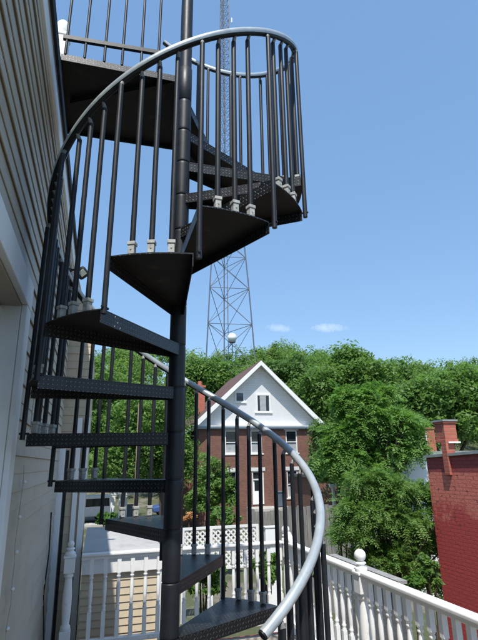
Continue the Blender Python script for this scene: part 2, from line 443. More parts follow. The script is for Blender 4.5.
D0, D1, DZ = .55, 2.85, 2.66           # doorway opening
q.box((WS-.2, -6, GZ), (WS-.001, D0, 4.42)); q.box((WS-.2, D1, GZ), (WS-.001, T_END-.012, 4.42)); q.box((WS-.2, D0, DZ), (WS-.001, D1, 4.42)); q.box((WS-.2, D0, GZ), (WS-.001, D1, -.02))
clap(q, WS, -6, D0-.15, GZ, 4.40); clap(q, WS, D1+.15, T_END, GZ, 4.40)
clap(q, WS, D0-.149, D1+.149, DZ+.17, 4.40); 
hb(q, 'wall', 'siding_tan')
q = MB()                                # far part of the wall, a little set back
q.box((WS-.3, T_END, GZ), (WS-.10, 16.2, 4.42)); clap(q, WS-.10, T_END, 16.2, GZ, 4.40)
hb(q, 'rear_wall', 'siding_tan')
q = MB(); q.box((-8, -6, GZ), (WS-.21, -5.8, 4.42)); q.box((-8.2, -6, GZ), (-8, 16.2, 4.42)); q.box((-8, 16.0, GZ), (WS-.31, 16.2, 4.42)); hb(q, 'back_walls', 'siding_tan')
q = MB(); q.box((-8.3, -6.1, 4.43), (WS+.03, T_END+.04, 4.51)); q.box((-8.3, T_END+.041, 4.43), (WS-.05, 16.3, 4.505)); hb(q, 'roof_deck', 'roof_membrane')
q = MB(); q.box((WS+.0005, -6.1, 4.27), (WS+.024, T_END, 4.425)); q.box((WS-.098, T_END+.001, 4.27), (WS-.06, 16.25, 4.425)); hb(q, 'frieze_board', 'white_trim', bevel=.004)
q = MB(); q.box((WS+.031, -6.1, 4.428), (WS+.05, T_END+.05, 4.53)); hb(q, 'drip_edge', 'dark_strip')
# doorway: casing, reveal, door
q = MB()
for a, b_ in (((WS-.001, D1, 0), (WS+.03, D1+.148, DZ)), ((WS-.001, D0-.148, 0), (WS+.03, D0, DZ))): q.box(a, b_)
q.box((WS-.001, D0-.148, DZ+.001), (WS+.033, D1+.148, DZ+.162))
dr = hb(q, 'door_casing', 'white_trim', bevel=.004)
for ya, yb, yc, yd in ((D1-.012, D1-.001, D1-.075, D1-.0115), (D0+.001, D0+.012, D0+.0115, D0+.07)):
    q = MB(); q.box((WS-.17, ya, 0), (WS-.003, yb, DZ-.001)); q.box((WS-.165, yc, 0), (WS-.10, yd, DZ-.03))
    q.v = [tuple(Vector(p)-Vector((-4.2,3,GZ))) for p in q.v]; q.build('jamb', 'white_trim', dr, .003)
q = MB(); q.box((WS-.17, D0+.013, DZ-.014), (WS-.003, D1-.013, DZ-.002)); q.v = [tuple(Vector(p)-Vector((-4.2,3,GZ))) for p in q.v]; q.build('head_soffit', 'soffit_beige', dr)
q = MB()
for (a, b_) in ((D0+.071, 1.66), (1.70, D1-.076)):
    for x0, x1, z0, z1 in ((a, b_, .01, .22), (a, b_, DZ-.14, DZ-.031), (a, a+.09, .221, DZ-.141), (b_-.09, b_, .221, DZ-.141)): q.box((WS-.158, x0, z0), (WS-.115, x1, z1))
door = hb(q, 'glazed_door', 'white_trim', bevel=.003)
q = MB(); q.box((WS-.142, D0+.16, .222), (WS-.135, 1.57, DZ-.142)); q.box((WS-.142, 1.79, .222), (WS-.135, D1-.165, DZ-.142)); q.v = [tuple(Vector(p)-Vector((-4.2,3,GZ))) for p in q.v]; q.build('pane', 'glass_dark', door)
# steep lean-to wing closing the far end of the wall, with white boards on its face
WT = 6.62
ptl, ptr = at(66, 172, WT), at(87, 345, WT)
wx1 = at(84.5, 480, WT).x
q = MB(); q.prism_axis([(WS-.099, GZ), (wx1, GZ), (wx1, ptr.z), (WS+.03, 4.4), (WS-.099, 4.4)], WT+.02, 8.6, 'y')
k = 0; z = GZ
while z < 4.3:
    zt_ = min(z+.099, 4.3)
    def edge(zz): return wx1 if zz < ptr.z else wx1+(WS+.03-wx1)*(zz-ptr.z)/(4.4-ptr.z)
    e = min(edge(z), edge(zt_))-.001
    if e > WS+.02:
        d_ = .012 if k % 2 == 0 else .007
        q.add([(WS-.09,WT+.02-d_,z),(e,WT+.02-d_,z),(e,WT+.017,zt_),(WS-.09,WT+.017,zt_),(WS-.09,WT+.02,z),(e,WT+.02,z),(e,WT+.0195,zt_),(WS-.09,WT+.0195,zt_)], [(0,1,2,3),(0,4,5,1),(1,5,6,2),(0,3,7,4),(2,6,7,3)])
    z += .101; k += 1
hb(q, 'wing_wall', 'siding_cream')
zb_ = at(76, 418, WT).z
for xa, xb in ((55, 61.5), (72, 76.5), (79, 84.5)):
    q = MB(); q.box((at(xa,500,WT).x, WT-.022, GZ), (at(xb,500,WT).x+.003, WT+.004, zb_ if xa > 60 else zb_-.35)); hb(q, 'trim_board', 'white_trim', bevel=.004)
q = MB(); q.box((at(62.5,500,WT).x, WT-.004, GZ), (at(65.5,500,WT).x, WT+.005, zb_-.4)); hb(q, 'recess_shade_strip', 'dark_strip')  # flat dark strip, its colour stands for the shade of a recess

# post of the roof terrace on top of the wall
q = MB(); q.box((-.05, -.05, 0), (.05, .05, .40)); q.box((-.056, -.056, .401), (.056, .056, .43)); q.lathe([(.05,.431),(.054,.45),(.054,.50),(.048,.535),(.03,.56),(.008,.57)], n=20)
o = q.build('terrace_post', 'white_paint', bevel=.006, loc=(-.455, 3.18, 4.512)); tag(o, 'short white post with a domed top standing on the roof edge beside the landing', 'post')

# floodlight on the wall
_r = ray(82, 273); _h = _r*(-.30/_r.x); FLP = (WS+.01, _h.y+.07, _h.z+EYE+.05)
fl = thing('floodlight', FLP, 'small black floodlight with a pale square lens on the house wall behind the left balusters', 'floodlight')
MB().lathe([(.05,-.01),(.05,.012)], (0,0,0), 14).build('mount', 'cable_black', fl)
MB().tube([(0,0,0),(.07,-.02,0),(.10,-.04,-.03)], .013, 8).build('arm', 'cable_black', fl)
q = MB(); c = Vector((.16,-.07,-.05)); n_ = Vector((.18,-.92,-.34)).normalized(); e1 = Vector((.7,.1,.7)); e1 = (e1-n_*e1.dot(n_)).normalized(); e2 = n_.cross(e1)
q.obox(c, e1, e2, n_, .064, .064, .04); hd = q.build('lamp_head', 'cable_black', fl, .03)
q = MB(); q.obox(c+n_*.041, e1, e2, n_, .034, .034, .004); q.build('lens', 'lamp_lens', hd, .003)

# strings of small lights hanging on the siding
def light_string(pts, label, nb):
    t = thing('light_string', (WS+.02, pts[0][0], pts[0][1]), label, 'string lights', 'strings of small lights on the siding')
    P = [Vector((.012+.004*math.sin(i*3), p[0]-pts[0][0], p[1]-pts[0][1])) for i, p in enumerate(pts)]
    MB().tube(P, .0022, 5).build('wire', 'shoe_grey', t)
    proto = None
    for i in range(nb):
        f = (i+.5)/nb*(len(P)-1); k = int(f); p = P[k].lerp(P[min(k+1, len(P)-1)], f-k)
        loc = p+Vector((.006, .015*(-1)**i, 0))
        if proto is None:
            proto = MB().lathe([(.003,-.018),(.011,-.009),(.012,.006),(.004,.02)], n=8).build('bulb', 'bulb_white', t); proto.location = loc; proto.rotation_euler = (R(80),0,0)
        else: copy_part(proto, t, loc)
light_string([(3.36+.03*math.sin(i*1.3), 1.78-i*.11) for i in range(26)], 'thin wire with white bulbs hanging low on the tan siding beside the doorway', 14)
light_string([(3.75+.05*math.sin(i*.9)-.012*i, 4.2-i*.11) for i in range(21)], 'thin wire with white bulbs hanging high on the tan siding under the eave', 10)

# black cable hanging by the left newel
o = MB().tube([(0,0,1.0),(.01,.02,.6),(-.01,.03,.2),(.04,0,-.3),(.01,.02,-.7)], .008, 6).build('hanging_cable', 'cable_black', loc=(WS+.02, 5.9, .3)); tag(o, 'black cable hanging down the wall behind the first white baluster', 'cable')

# ------------------------------------------------------------------ DECK AND WHITE BALUSTRADES
TB, SR = 5.55, 2.09
deck = thing('deck', (.8, 2, GZ), 'raised deck of tan boards under the spiral staircase', 'deck')
q = MB(); y = -1.6; i = 0
while y < TB+.08:
    q.box((WS+.035, y, -.028), (SR+.09, y+.136, -.0+.0015*math.sin(i*2.1)), 0); y += .142; i += 1
q.v = [tuple(Vector(p)-Vector((.8,2,GZ))) for p in q.v]; q.build('floor_board', 'deck_wood', deck, .003)
q = MB(); q.box((WS+.03, TB+.09, -.24), (SR+.1, TB+.13, -.005)); q.box((SR+.095, -1.6, -.24), (SR+.135, TB+.13, -.005))
q.v = [tuple(Vector(p)-Vector((.8,2,GZ))) for p in q.v]; q.build('rim_joist', 'deck_red', deck)
for px, py in ((-.3, 5.4), (2.0, 5.4), (2.0, 2.6), (2.0, -1.2)):
    q = MB(); q.box((px-.06, py-.06, GZ), (px+.06, py+.06, -.03)); q.v = [tuple(Vector(p)-Vector((.8,2,GZ))) for p in q.v]; q.build('support_post', 'white_paint', deck)

def white_baluster():
    q = MB(); h = .0195
    q.box((-h,-h,.0), (h,h,.24)); q.box((-h,-h,.57), (h,h,.735))
    q.lathe([(.0185,.241),(.0195,.252),(.014,.262),(.0195,.272),(.0195,.282),(.0135,.292),(.016,.32),(.0195,.39),(.0205,.45),(.0155,.51),(.0135,.525),(.021,.533),(.021,.543),(.0145,.553),(.021,.562),(.0205,.569)], n=10)
    return q
def newel(parent, name, x, y, ball=True, hgt=1.02, br=.047):
    q = MB(); h = .05
    q.box((-h,-h,0), (h,h,.26)); q.box((-h,-h,.76), (h,h,hgt-.06))
    q.lathe([(.040,.261),(.046,.275),(.046,.295),(.034,.31),(.037,.34),(.044,.46),(.042,.58),(.033,.70),(.032,.715),(.043,.725),(.043,.74),(.036,.75),(.038,.759)], n=16)
    q.box((-h-.008,-h-.008,hgt-.059), (h+.008,h+.008,hgt-.04))
    z = hgt-.04
    q.lathe([(.046,z+.001),(.05,z+.012),(.05,z+.028),(.033,z+.038),(.03,z+.05),(.043,z+.058),(.043,z+.066),(.03,z+.074)], n=18)
    nw = q.build(name, 'white_paint', parent, .004); nw.location = (x, y, 0)
    cy = z+.071+br
    b_ = MB().lathe([(br*math.cos(R(a)), cy+br*math.sin(R(a))) for a in range(-62, 91, 14)], n=18).build('ball_finial', 'white_paint', nw)
    return nw
RZ, RB = .895, .13
# back balustrade, along s at t = TB
back = thing('white_balustrade', (-.15, TB, 0), 'white turned balustrade across the far end of the deck behind the staircase', 'balustrade', 'white balustrades of the deck')
xl = 2*0+SR+.15
MB().box((.05, -.045, RZ-.0), (xl-.05, .045, RZ+.028)).box((.05, -.02, RZ-.035), (xl-.05, .02, RZ-.001)).build('top_rail', 'white_paint', back, .008)
MB().box((.05, -.03, RB-.015), (xl-.05, .03, RB+.028)).build('bottom_rail', 'white_paint', back, .005)
newel(back, 'newel_post', -.06, 0, hgt=.955, br=.033)
newel(back, 'newel_post', xl, 0, hgt=.955)
p0 = None
for i in range(16):
    x = .155+i*.1335
    if p0 is None:
        p0 = white_baluster().build('baluster', 'white_paint', back); p0.location = (x, 0, RB+.028)
    else: copy_part(p0, back, (x, 0, RB+.028))
bm_mesh = p0.data
# side balustrade along t at s = SR
side = thing('white_balustrade', (SR, 2, 0), 'long white turned balustrade running toward the viewer along the right edge of the deck', 'balustrade', 'white balustrades of the deck')
NEWT = 3.87
segs = ((TB-2-.05, NEWT-2+.045), (NEWT-2-.045, -.2+.045), (-.2-.045, -3.2))
for a, b_ in segs:
    MB().box((-.045, b_, RZ), (.045, a, RZ+.028)).box((-.02, b_, RZ-.035), (.02, a, RZ-.001)).build('top_rail', 'white_paint', side, .008)
    MB().box((-.03, b_, RB-.015), (.03, a, RB+.028)).build('bottom_rail', 'white_paint', side, .005)
    n = int((a-b_)/.122); sp = (a-b_)/n
    for k in range(n):
        o = bpy.data.objects.new('baluster', bm_mesh); COL.objects.link(o); o.parent = side; o.location = (0, b_+sp*(k+.5), RB+.028)
newel(side, 'newel_post', 0, NEWT-2, hgt=.955); newel(side, 'newel_post', 0, -.2, hgt=.955)
# the swept up piece of rail where the side rail meets the corner newel
q = MB().tube([(0, TB-2-.32, RZ+.012), (0, TB-2-.2, RZ+.02), (0, TB-2-.12, RZ+.06), (0, TB-2-.075, RZ+.11)], [.03,.034,.038,.03], 10); q.build('rail_easing', 'white_paint', side)

# ------------------------------------------------------------------ LOW EXTENSION BEYOND THE DECK
ext = thing('flat_roofed_extension', (.1, 7.2, GZ), 'low cream sided extension with a flat pale grey roof just beyond the deck railing', 'extension')
base = Vector((.1, 7.2, GZ))
def eb(q, name, mat, bevel=0):
    q.v = [tuple(Vector(p)-base) for p in q.v]; return q.build(name, mat, ext, bevel)
ES0, ES1, ET0, ET1, EZ = -.10, .76, 6.12, 8.35, .80
q = MB(); q.box((ES0, ET0+.02, GZ), (ES1-.02, ET1, EZ-.18))
k = 0
z = EZ-.18-.075
while z > GZ:
    q.prism_axis([(ET0+.02, z), (ET0+.02-.013, z), (ET0+.02-.003, z+.072), (ET0+.02, z+.072)], ES0, ES1-.0, 'x'); z -= .075
eb(q, 'wall', 'siding_cream')
q = MB(); q.box((ES0, ET0-.03, EZ-.175), (ES1+.03, ET0+.019, EZ-.01)); q.box((ES1+.0, ET0+.02, EZ-.175), (ES1+.03, ET1, EZ-.01)); eb(q, 'fascia', 'white_paint', .004)
q = MB(); q.prism_axis([(ES0, EZ-.008), (ES1+.05, EZ-.008), (ES1+.05, EZ+.01), (.35, EZ+.05), (ES0, EZ+.06)], ET0-.06, ET1, 'y'); eb(q, 'roof', 'roof_membrane')
q = MB(); q.box((ES1-.018, ET0-.012, GZ), (ES1+.03, ET0+.018, EZ-.18)); eb(q, 'corner_board', 'white_paint')

# ------------------------------------------------------------------ GROUND
def hill(x, y):
    u = np.clip((y-46)/95, 0, 1); s_ = u*u*(3-2*u)
    return GZ+s_*25+1.5*np.sin(x*.05)*s_
xs = np.concatenate([np.linspace(-900,-140,12), np.linspace(-130,170,76), np.linspace(180,900,12)])
ys = np.concatenate([np.linspace(-900,-20,10), np.linspace(-15,160,60), np.linspace(170,1500,14)])
X, Y = np.meshgrid(xs, ys); Z = hill(X, Y)
vs = np.stack([X, Y, Z], -1).reshape(-1, 3); nx = len(xs)
fs = [(j*nx+i, j*nx+i+1, (j+1)*nx+i+1, (j+1)*nx+i) for j in range(len(ys)-1) for i in range(nx-1)]
m, nt, b = nodes_of('ground_mat')
n1 = noise(nt, .35, 6, .65); n2 = noise(nt, 6, 5, .7)
c = mix(nt, n2, (.05, .075, .025), (.10, .10, .05))
g = nt.nodes.new('ShaderNodeMapRange'); g.inputs[1].default_value = .52; g.inputs[2].default_value = .6; L(nt, n1, g.inputs[0])
L(nt, mix(nt, g.outputs[0], c, (.17, .15, .12)), b.inputs['Base Color']); b.inputs['Roughness'].default_value = .95
bump(nt, b, n2, .6, .08)
me = bpy.data.meshes.new('ground'); me.from_pydata([tuple(v) for v in vs], [], fs); me.materials.append(m)
for p in me.polygons: p.use_smooth = True
o = bpy.data.objects.new('ground', me); COL.objects.link(o); tag(o, kind='structure')
q = MB(); q.box((-60, 40.5, GZ-.1), (60, 47, GZ+.004)); mat_plain('asphalt', (.06,.06,.062), .9, 0, .2, 2, .2)
tag(q.build('street', 'asphalt'), kind='structure')
q = MB(); q.box((-60, 39.0, GZ-.1), (60, 40.45, GZ+.12)); tag(q.build('pavement', 'concrete'), kind='structure')
q = MB(); q.box((4.3, -5, GZ-.1), (6.2, 13, GZ+.006)); tag(q.build('alley', 'gravel'), kind='structure')

# ------------------------------------------------------------------ GABLE HOUSE
GT = 36.0
gh = thing('gabled_house', (11.8, GT+4, GZ), 'red brick house with a white clapboard gable and brown shingle roof', 'house')
gbase = Vector((11.8, GT+4, GZ))
def gb(q, name, mat, parent=gh, bevel=0):
    q.v = [tuple(Vector(p)-gbase) for p in q.v]; return q.build(name, mat, parent, bevel)
def hz(h): return h+EYE
G0, G1 = 7.05, 16.45; EV, AP, AX = hz(2.45), hz(7.45), 11.85
q = MB()
wins = [(9.05,9.95,hz(.60),hz(2.35)), (11.05,11.95,hz(.60),hz(2.35)), (13.9,14.85,hz(.60),hz(2.35)),
        (9.0,9.9,hz(-2.65),hz(-.62)), (11.1,12.0,hz(-3.02),hz(-.62)), (13.85,14.75,hz(-2.65),hz(-.62))]
# front wall pieced round the openings
xcuts = sorted({G0, G1, *[w[0] for w in wins], *[w[1] for w in wins]}); zcuts = sorted({GZ, EV, *[w[2] for w in wins], *[w[3] for w in wins]})
for i in range(len(xcuts)-1):
    for j in range(len(zcuts)-1):
        cx, cz = (xcuts[i]+xcuts[i+1])/2, (zcuts[j]+zcuts[j+1])/2
        if any(w[0] < cx < w[1] and w[2] < cz < w[3] for w in wins): continue
        q.add([(xcuts[i],GT,zcuts[j]),(xcuts[i+1],GT,zcuts[j]),(xcuts[i+1],GT,zcuts[j+1]),(xcuts[i],GT,zcuts[j+1])], [(0,1,2,3)])
for w in wins:
    a, b_, c_, d_ = w
    q.add([(a,GT,c_),(b_,GT,c_),(b_,GT,d_),(a,GT,d_),(a,GT+.2,c_),(b_,GT+.2,c_),(b_,GT+.2,d_),(a,GT+.2,d_)], [(0,4,5,1),(1,5,6,2),(2,6,7,3),(3,7,4,0)])
q.add([(G0,GT,GZ),(G0,GT+9,GZ),(G0,GT+9,EV),(G0,GT,EV)], [(0,3,2,1)]); q.add([(G1,GT,GZ),(G1,GT+9,GZ),(G1,GT+9,EV),(G1,GT,EV)], [(0,1,2,3)])
q.add([(G0,GT+9,GZ),(G1,GT+9,GZ),(G1,GT+9,EV),(G0,GT+9,EV)], [(0,3,2,1)])
gb(q, 'wall', 'house_brick')
for w in wins:
    a, b_, c_, d_ = w; isd = abs(c_-hz(-3.02)) < .01
    q = MB(); q.box((a-.12, GT-.03, d_+.0), (b_+.12, GT+.1, d_+.26)); gb(q, 'lintel', 'stone_lintel')
    q = MB(); f = .08
    q.box((a,GT+.04,c_+.06),(a+f,GT+.12,d_)); q.box((b_-f,GT+.04,c_+.06),(b_,GT+.12,d_)); q.box((a+f,GT+.04,d_-f),(b_-f,GT+.12,d_)); q.box((a+f,GT+.04,c_+.06),(b_-f,GT+.12,c_+.06+f))
    if not isd:
        q.box((a+f,GT+.05,(c_+d_)/2-.03),(b_-f,GT+.11,(c_+d_)/2+.03)); q.box((a-.1,GT-.06,c_-.04),(b_+.1,GT+.13,c_+.055))
        fr = gb(q, 'window', 'white_paint')
        q = MB(); q.box((a+f,GT+.13,c_+.1),(b_-f,GT+.14,d_-.05)); gb(q, 'pane', 'glass_dark', fr)
        zc = (c_+d_)/2
        q = MB(); q.box((a+f+.01,GT+.122,c_+.15),(b_-f-.01,GT+.127,zc-.08 if random.random()<.7 else zc-.5)); gb(q, 'blind', 'curtain', fr)
    else:
        q.box((a+f,GT+.05,d_-.62),(b_-f,GT+.11,d_-.55))
        fr = gb(q, 'door', 'white_paint')
        q = MB(); q.box((a+f,GT+.13,c_+.08),(b_-f,GT+.15,d_-.62)); q.box((a+.2,GT+.12,c_+.3),(b_-.2,GT+.129,c_+.85)); gb(q, 'door_leaf', 'white_trim', fr)
        q = MB(); q.box((a+f,GT+.13,d_-.549),(b_-f,GT+.14,d_-f)); q.box((a+.2,GT+.12,c_+1.0),(b_-.2,GT+.129,c_+1.7)); gb(q, 'pane', 'glass_dark', fr)
q = MB(); q.prism_axis([(G0-.36,EV+.252),(G1+.36,EV+.252),(AX,AP+.03)], GT-.0, GT+.2, 'y'); gab = gb(q, 'gable', 'white_clapboard')
q = MB(); q.box((G0-.35,GT-.25,EV),(G1+.35,GT+.3,EV+.1)); q.box((G0-.42,GT-.32,EV+.101),(G1+.42,GT+.3,EV+.2)); gb(q, 'cornice', 'cornice_grey')
q = MB(); q.box((G0-.44,GT-.33,EV+.201),(G1+.44,GT+.25,EV+.25)); gb(q, 'cornice_cap', 'white_paint')
OV = .75
for side_, xe in ((-1, G0-.45), (1, G1+.45)):
    ze = EV+.26; 
    dx = AX-xe; dz_ = AP+.1-ze; Ln = math.hypot(dx, dz_); nx_, nz_ = (-dz_/Ln*(1 if dx>0 else -1), abs(dx)/Ln)
    # rake board
    q = MB(); q.add([(xe,GT-OV,ze+.15),(AX,GT-OV,AP+.2),(AX,GT-OV,AP-.16),(xe+ (.3 if dx>0 else -.3),GT-OV,ze-.02),
                     (xe,GT-OV+.06,ze+.15),(AX,GT-OV+.06,AP+.2),(AX,GT-OV+.06,AP-.16),(xe+(.3 if dx>0 else -.3),GT-OV+.06,ze-.02)],
                    [(0,1,2,3),(7,6,5,4),(0,4,5,1),(1,5,6,2),(2,6,7,3),(3,7,4,0)]); gb(q, 'rake_board', 'white_paint')
    q = MB(); o_ = Vector((nx_,0,nz_))
    A_ = [Vector((xe,GT-OV+.062,ze)), Vector((AX,GT-OV+.062,AP+.1)), Vector((AX,GT+9.4,AP+.1)), Vector((xe,GT+9.4,ze))]
    up = [p+Vector((0,0,.012)) for p in A_]; tp = [p+Vector((0,0,.17)) for p in A_]
    q.add(up+tp, [(0,1,2,3),(7,6,5,4),(0,4,5,1),(1,5,6,2),(2,6,7,3),(3,7,4,0)]); gb(q, 'roof', 'brown_shingle')
    q = MB(); q.add([p+Vector((0,.0,-.035)) for p in A_[:2]]+[Vector((AX,GT-.003,AP+.065)),Vector((xe,GT-.003,ze-.035))]+[p+Vector((0,.0,.008)) for p in A_[:2]]+[Vector((AX,GT-.003,AP+.108)),Vector((xe,GT-.003,ze+.008))], [(0,1,2,3),(7,6,5,4),(0,4,5,1),(1,5,6,2),(2,6,7,3),(3,7,4,0)]); gb(q, 'soffit', 'white_paint')
# attic windows
def attic(a, b_, c_, d_, kind):
    q = MB(); f = .13
    q.box((a,GT-.06,c_),(a+f,GT-.004,d_)); q.box((b_-f,GT-.06,c_),(b_,GT-.004,d_)); q.box((a+f,GT-.06,d_-f),(b_-f,GT-.004,d_)); q.box((a-.12,GT-.09,c_-.1),(b_+.12,GT-.004,c_-.001)); q.box((a+f,GT-.06,c_),(b_-f,GT-.004,c_+.06))
    fr = gb(q, 'attic_window', 'white_paint', gab)
    q = MB(); q.box((a+f,GT-.03,c_+.06),(b_-f,GT-.006,d_-f)); gb(q, 'pane', 'glass_dark', fr) if False else None
    q = MB(); q.box((a+f+.001,GT-.03,c_+.061),(b_-f-.001,GT-.008,d_-f-.001)); q.v=[tuple(Vector(p)-gbase) for p in q.v]; q.build('pane','glass_dark',gab)
    if kind:
        q = MB(); q.box(((a+b_)/2-.28,GT-.04,c_+.08),((a+b_)/2+.22,GT-.032,d_-f-.02)); gb(q, 'curtain', 'curtain', gab)
    else:
        q = MB(); q.box((a+f+.01,GT-.045,(c_+d_)/2),(b_-f-.01,GT-.032,d_-f-.01)); gb(q, 'louvre', 'bin_grey', gab)
attic(11.55, 12.75, hz(3.75), hz(5.15), 1); attic(9.85, 10.65, hz(4.5), hz(5.3), 0)
q = MB(); q.box((7.35,GT+2.6,hz(1.9)),(8.05,GT+3.3,hz(5.95))); q.box((7.28,GT+2.53,hz(5.951)),(8.12,GT+3.37,hz(6.12))); ch = gb(q, 'chimney', 'chimney_brick')
q = MB(); q.lathe([(.18,hz(6.121)),(.15,hz(6.5))],(7.7,GT+2.95,0),10); gb(q, 'chimney_pot', 'chimney_brick', ch)
# left wing and porch
q = MB(); q.box((5.2,GT+1.2,GZ),(G0-.01,GT+8,hz(1.2))); gb(q, 'wing', 'house_brick')
q = MB(); q.prism_axis([(4.6,hz(1.05)),(G0-.02,hz(2.75)),(G0-.02,hz(2.9)),(4.6,hz(1.2))],GT+.9,GT+8.2,'y'); gb(q,'wing_roof','cornice_grey')
q = MB(); q.box((10.6,GT-2.0,GZ),(13.6,GT-.02,hz(-3.1))); q.box((10.9,GT-2.4,GZ),(12.2,GT-2.01,hz(-3.4))); gb(q, 'porch_step', 'concrete')

# ------------------------------------------------------------------ RED BRICK BUILDING ON THE RIGHT
RS, RT1, RT0 = 6.5, 8.9, 1.5
rb = thing('red_brick_building', (RS+3, 5, GZ), 'brick building with flaking red paint and two chimneys at the right edge', 'building')
rbase = Vector((RS+3, 5, GZ))
def rbd(q, name, mat, parent=rb, bevel=0):
    q.v = [tuple(Vector(p)-rbase) for p in q.v]; return q.build(name, mat, parent, bevel)
zt1, zt0 = hz(.02), hz(.28)
q = MB(); n_ = 10
vs = []
q.prism_axis([(RT0,GZ),(RT1,GZ),(RT1,zt1),(RT0,zt0)], RS, RS+6, 'x')
w = rbd(q, 'wall', 'red_painted_brick')
w.location = (0,0,0)
# material heights are in object space, so move the mesh origin to z = 0
for v in w.data.vertices: v.co.z += GZ
w.location.z = -GZ
q = MB(); q.prism_axis([(RT0,zt0+.001),(RT1+.04,zt1+.001),(RT1+.04,zt1+.05),(RT0,zt0+.05)], RS-.04, RS+.3, 'x'); rbd(q, 'coping', 'coping_grey')
q = MB(); q.prism_axis([(RT0,zt0+.0),(RT1-.1,zt1+.0),(RT1-.1,zt1+.03),(RT0,zt0+.03)], RS+.31, RS+6, 'x'); rbd(q, 'roof', 'tar_roof')
c0, c1 = 8.17, 8.47
q = MB(); q.box((RS-.05,c0+.001,hz(-.30)),(RS-.001,c0+.15,hz(.30))); q.box((RS-.05,c0,hz(.301)),(RS+.25,c1,hz(.36))); q.box((RS-.04,c0+.01,hz(.3605)),(RS+.24,c1-.01,hz(.66)))
q.box((RS-.06,c0-.01,hz(.6605)),(RS+.26,c1+.01,hz(.70))); q.box((RS+.001,c0+.03,hz(.0)),(RS+.16,c0+.2,hz(.30)))
ch = rbd(q, 'chimney', 'chimney_brick', bevel=.005)
q = MB(); q.box((RS-.0,c0-.03,hz(.285)),(RS+.27,c0-.001,hz(.315))); rbd(q, 'flashing', 'white_paint', ch)
q = MB(); q.box((RS-.075,c0-.025,hz(.7005)),(RS+.275,c1+.025,hz(.735))); rbd(q, 'cap_slab', 'coping_grey', ch)

# ------------------------------------------------------------------ LATTICE TOWER
TT = 108.0
tb = at(228.5, 357, TT); TX, TYY = tb.x, TT
D_ = math.hypot(TX, TT)
tzb = 12.0
tower = thing('lattice_tower', (TX, TYY, tzb), 'tall slender grey steel lattice mast with a white round antenna rising above the wooded hill', 'tower')
Htop = D_*1.5
def twr_r(z):                                  # leg circle radius at height z above eye
    hh = z/D_
    w = np.interp(hh, [0, .218, .376, .753, 1.0, 2.0], [.117, .0945, .079, .030, .0225, .0215])*D_
    return w/ math.sqrt(3)*1.06
angs = [R(195), R(-82), R(15)]
angs = [R(190), R(-50-10), R(70)]
angs = [R(205), R(205+120), R(205+240)]
def lp(k, z): a = angs[k]; r = twr_r(z-EYE); return Vector((r*math.cos(a), r*math.sin(a), z-tzb))
levels = [tzb]
while levels[-1] < Htop:
    levels.append(levels[-1]+max(2.6, twr_r(levels[-1]-EYE)*1.5))
for k in range(3):
    MB().tube([lp(k, z) for z in levels], .16, 6).build('leg', 'tower_steel', tower)
q = MB()
for i in range(len(levels)-1):
    for k in range(3):
        a, b_ = lp(k, levels[i]), lp((k+1)%3, levels[i]); c_, d_ = lp(k, levels[i+1]), lp((k+1)%3, levels[i+1])
        rr = .075 if i < 9 else .05
        q.tube([a, d_], rr, 4, caps=False); q.tube([b_, c_], rr, 4, caps=False)
        if i: q.tube([a, b_], rr*1.1, 4, caps=False)
q.build('bracing', 'tower_steel', tower)
q = MB(); q.tube([(0,0,0),(0,0,Htop-tzb)], .09, 5); q.build('feed_line', 'tower_steel', tower)
rc = at(226.5, 343, TT)-Vector((TX, TYY, tzb)); rc.y = -5.2
q = MB(); q.lathe([(1.05*math.cos(R(a)), 1.05*math.sin(R(a))) for a in range(-50, 91, 14)], rc, 18); ra = q.build('radome', 'radome_white', tower)
q = MB(); q.lathe([(.75,-1.15),(.8,-.82)], rc, 14); q.tube([rc+Vector((0,0,-1.1)), rc+Vector((0,0,-4))], .12, 6); q.tube([rc+Vector((0,0,-1.3)), rc+Vector((0,4,-1.6))], .1, 6); q.build('radome_mount', 'tower_steel', ra)
for hh, dx in ((at(230,24,TT).z, .9), (at(229,120,TT).z, 1.2)):
    MB().tube([(0,0,hh-tzb),(dx+1.2,-1,hh-tzb)], .07, 5).tube([(dx+1.2,-1,hh-tzb-.5),(dx+1.2,-1,hh-tzb+1.2)], .16, 8).build('antenna', 'radome_white', tower)

# ------------------------------------------------------------------ FOLIAGE
def rand_unit(n):
    v = rng.normal(size=(n,3)); return v/np.linalg.norm(v, axis=1, keepdims=True)
def quads(P, A, B):                    # rhombus leaves: centre P, half axes A (long) and B
    n = len(P); V = np.empty((n,4,3)); V[:,0]=P-A; V[:,1]=P-A*.1+B; V[:,2]=P+A; V[:,3]=P-A*.1-B
    return V.reshape(-1,3)
def leaf_mesh(name, V, mat, parent=None, base=Vector((0,0,0))):
    V = V-np.array(base)
    n = len(V)//4; me = bpy.data.meshes.new(name)
    me.vertices.add(len(V)); me.vertices.foreach_set('co', V.ravel())
    me.loops.add(4*n); me.loops.foreach_set('vertex_index', np.arange(4*n, dtype=np.int32))
    me.polygons.add(n); me.polygons.foreach_set('loop_start', np.arange(0,4*n,4,dtype=np.int32)); me.polygons.foreach_set('loop_total', np.full(n,4,dtype=np.int32))
    me.update(); me.validate(); me.materials.append(MATS[mat])
    o = bpy.data.objects.new(name, me); COL.objects.link(o)
    if parent: o.parent = parent
    return o
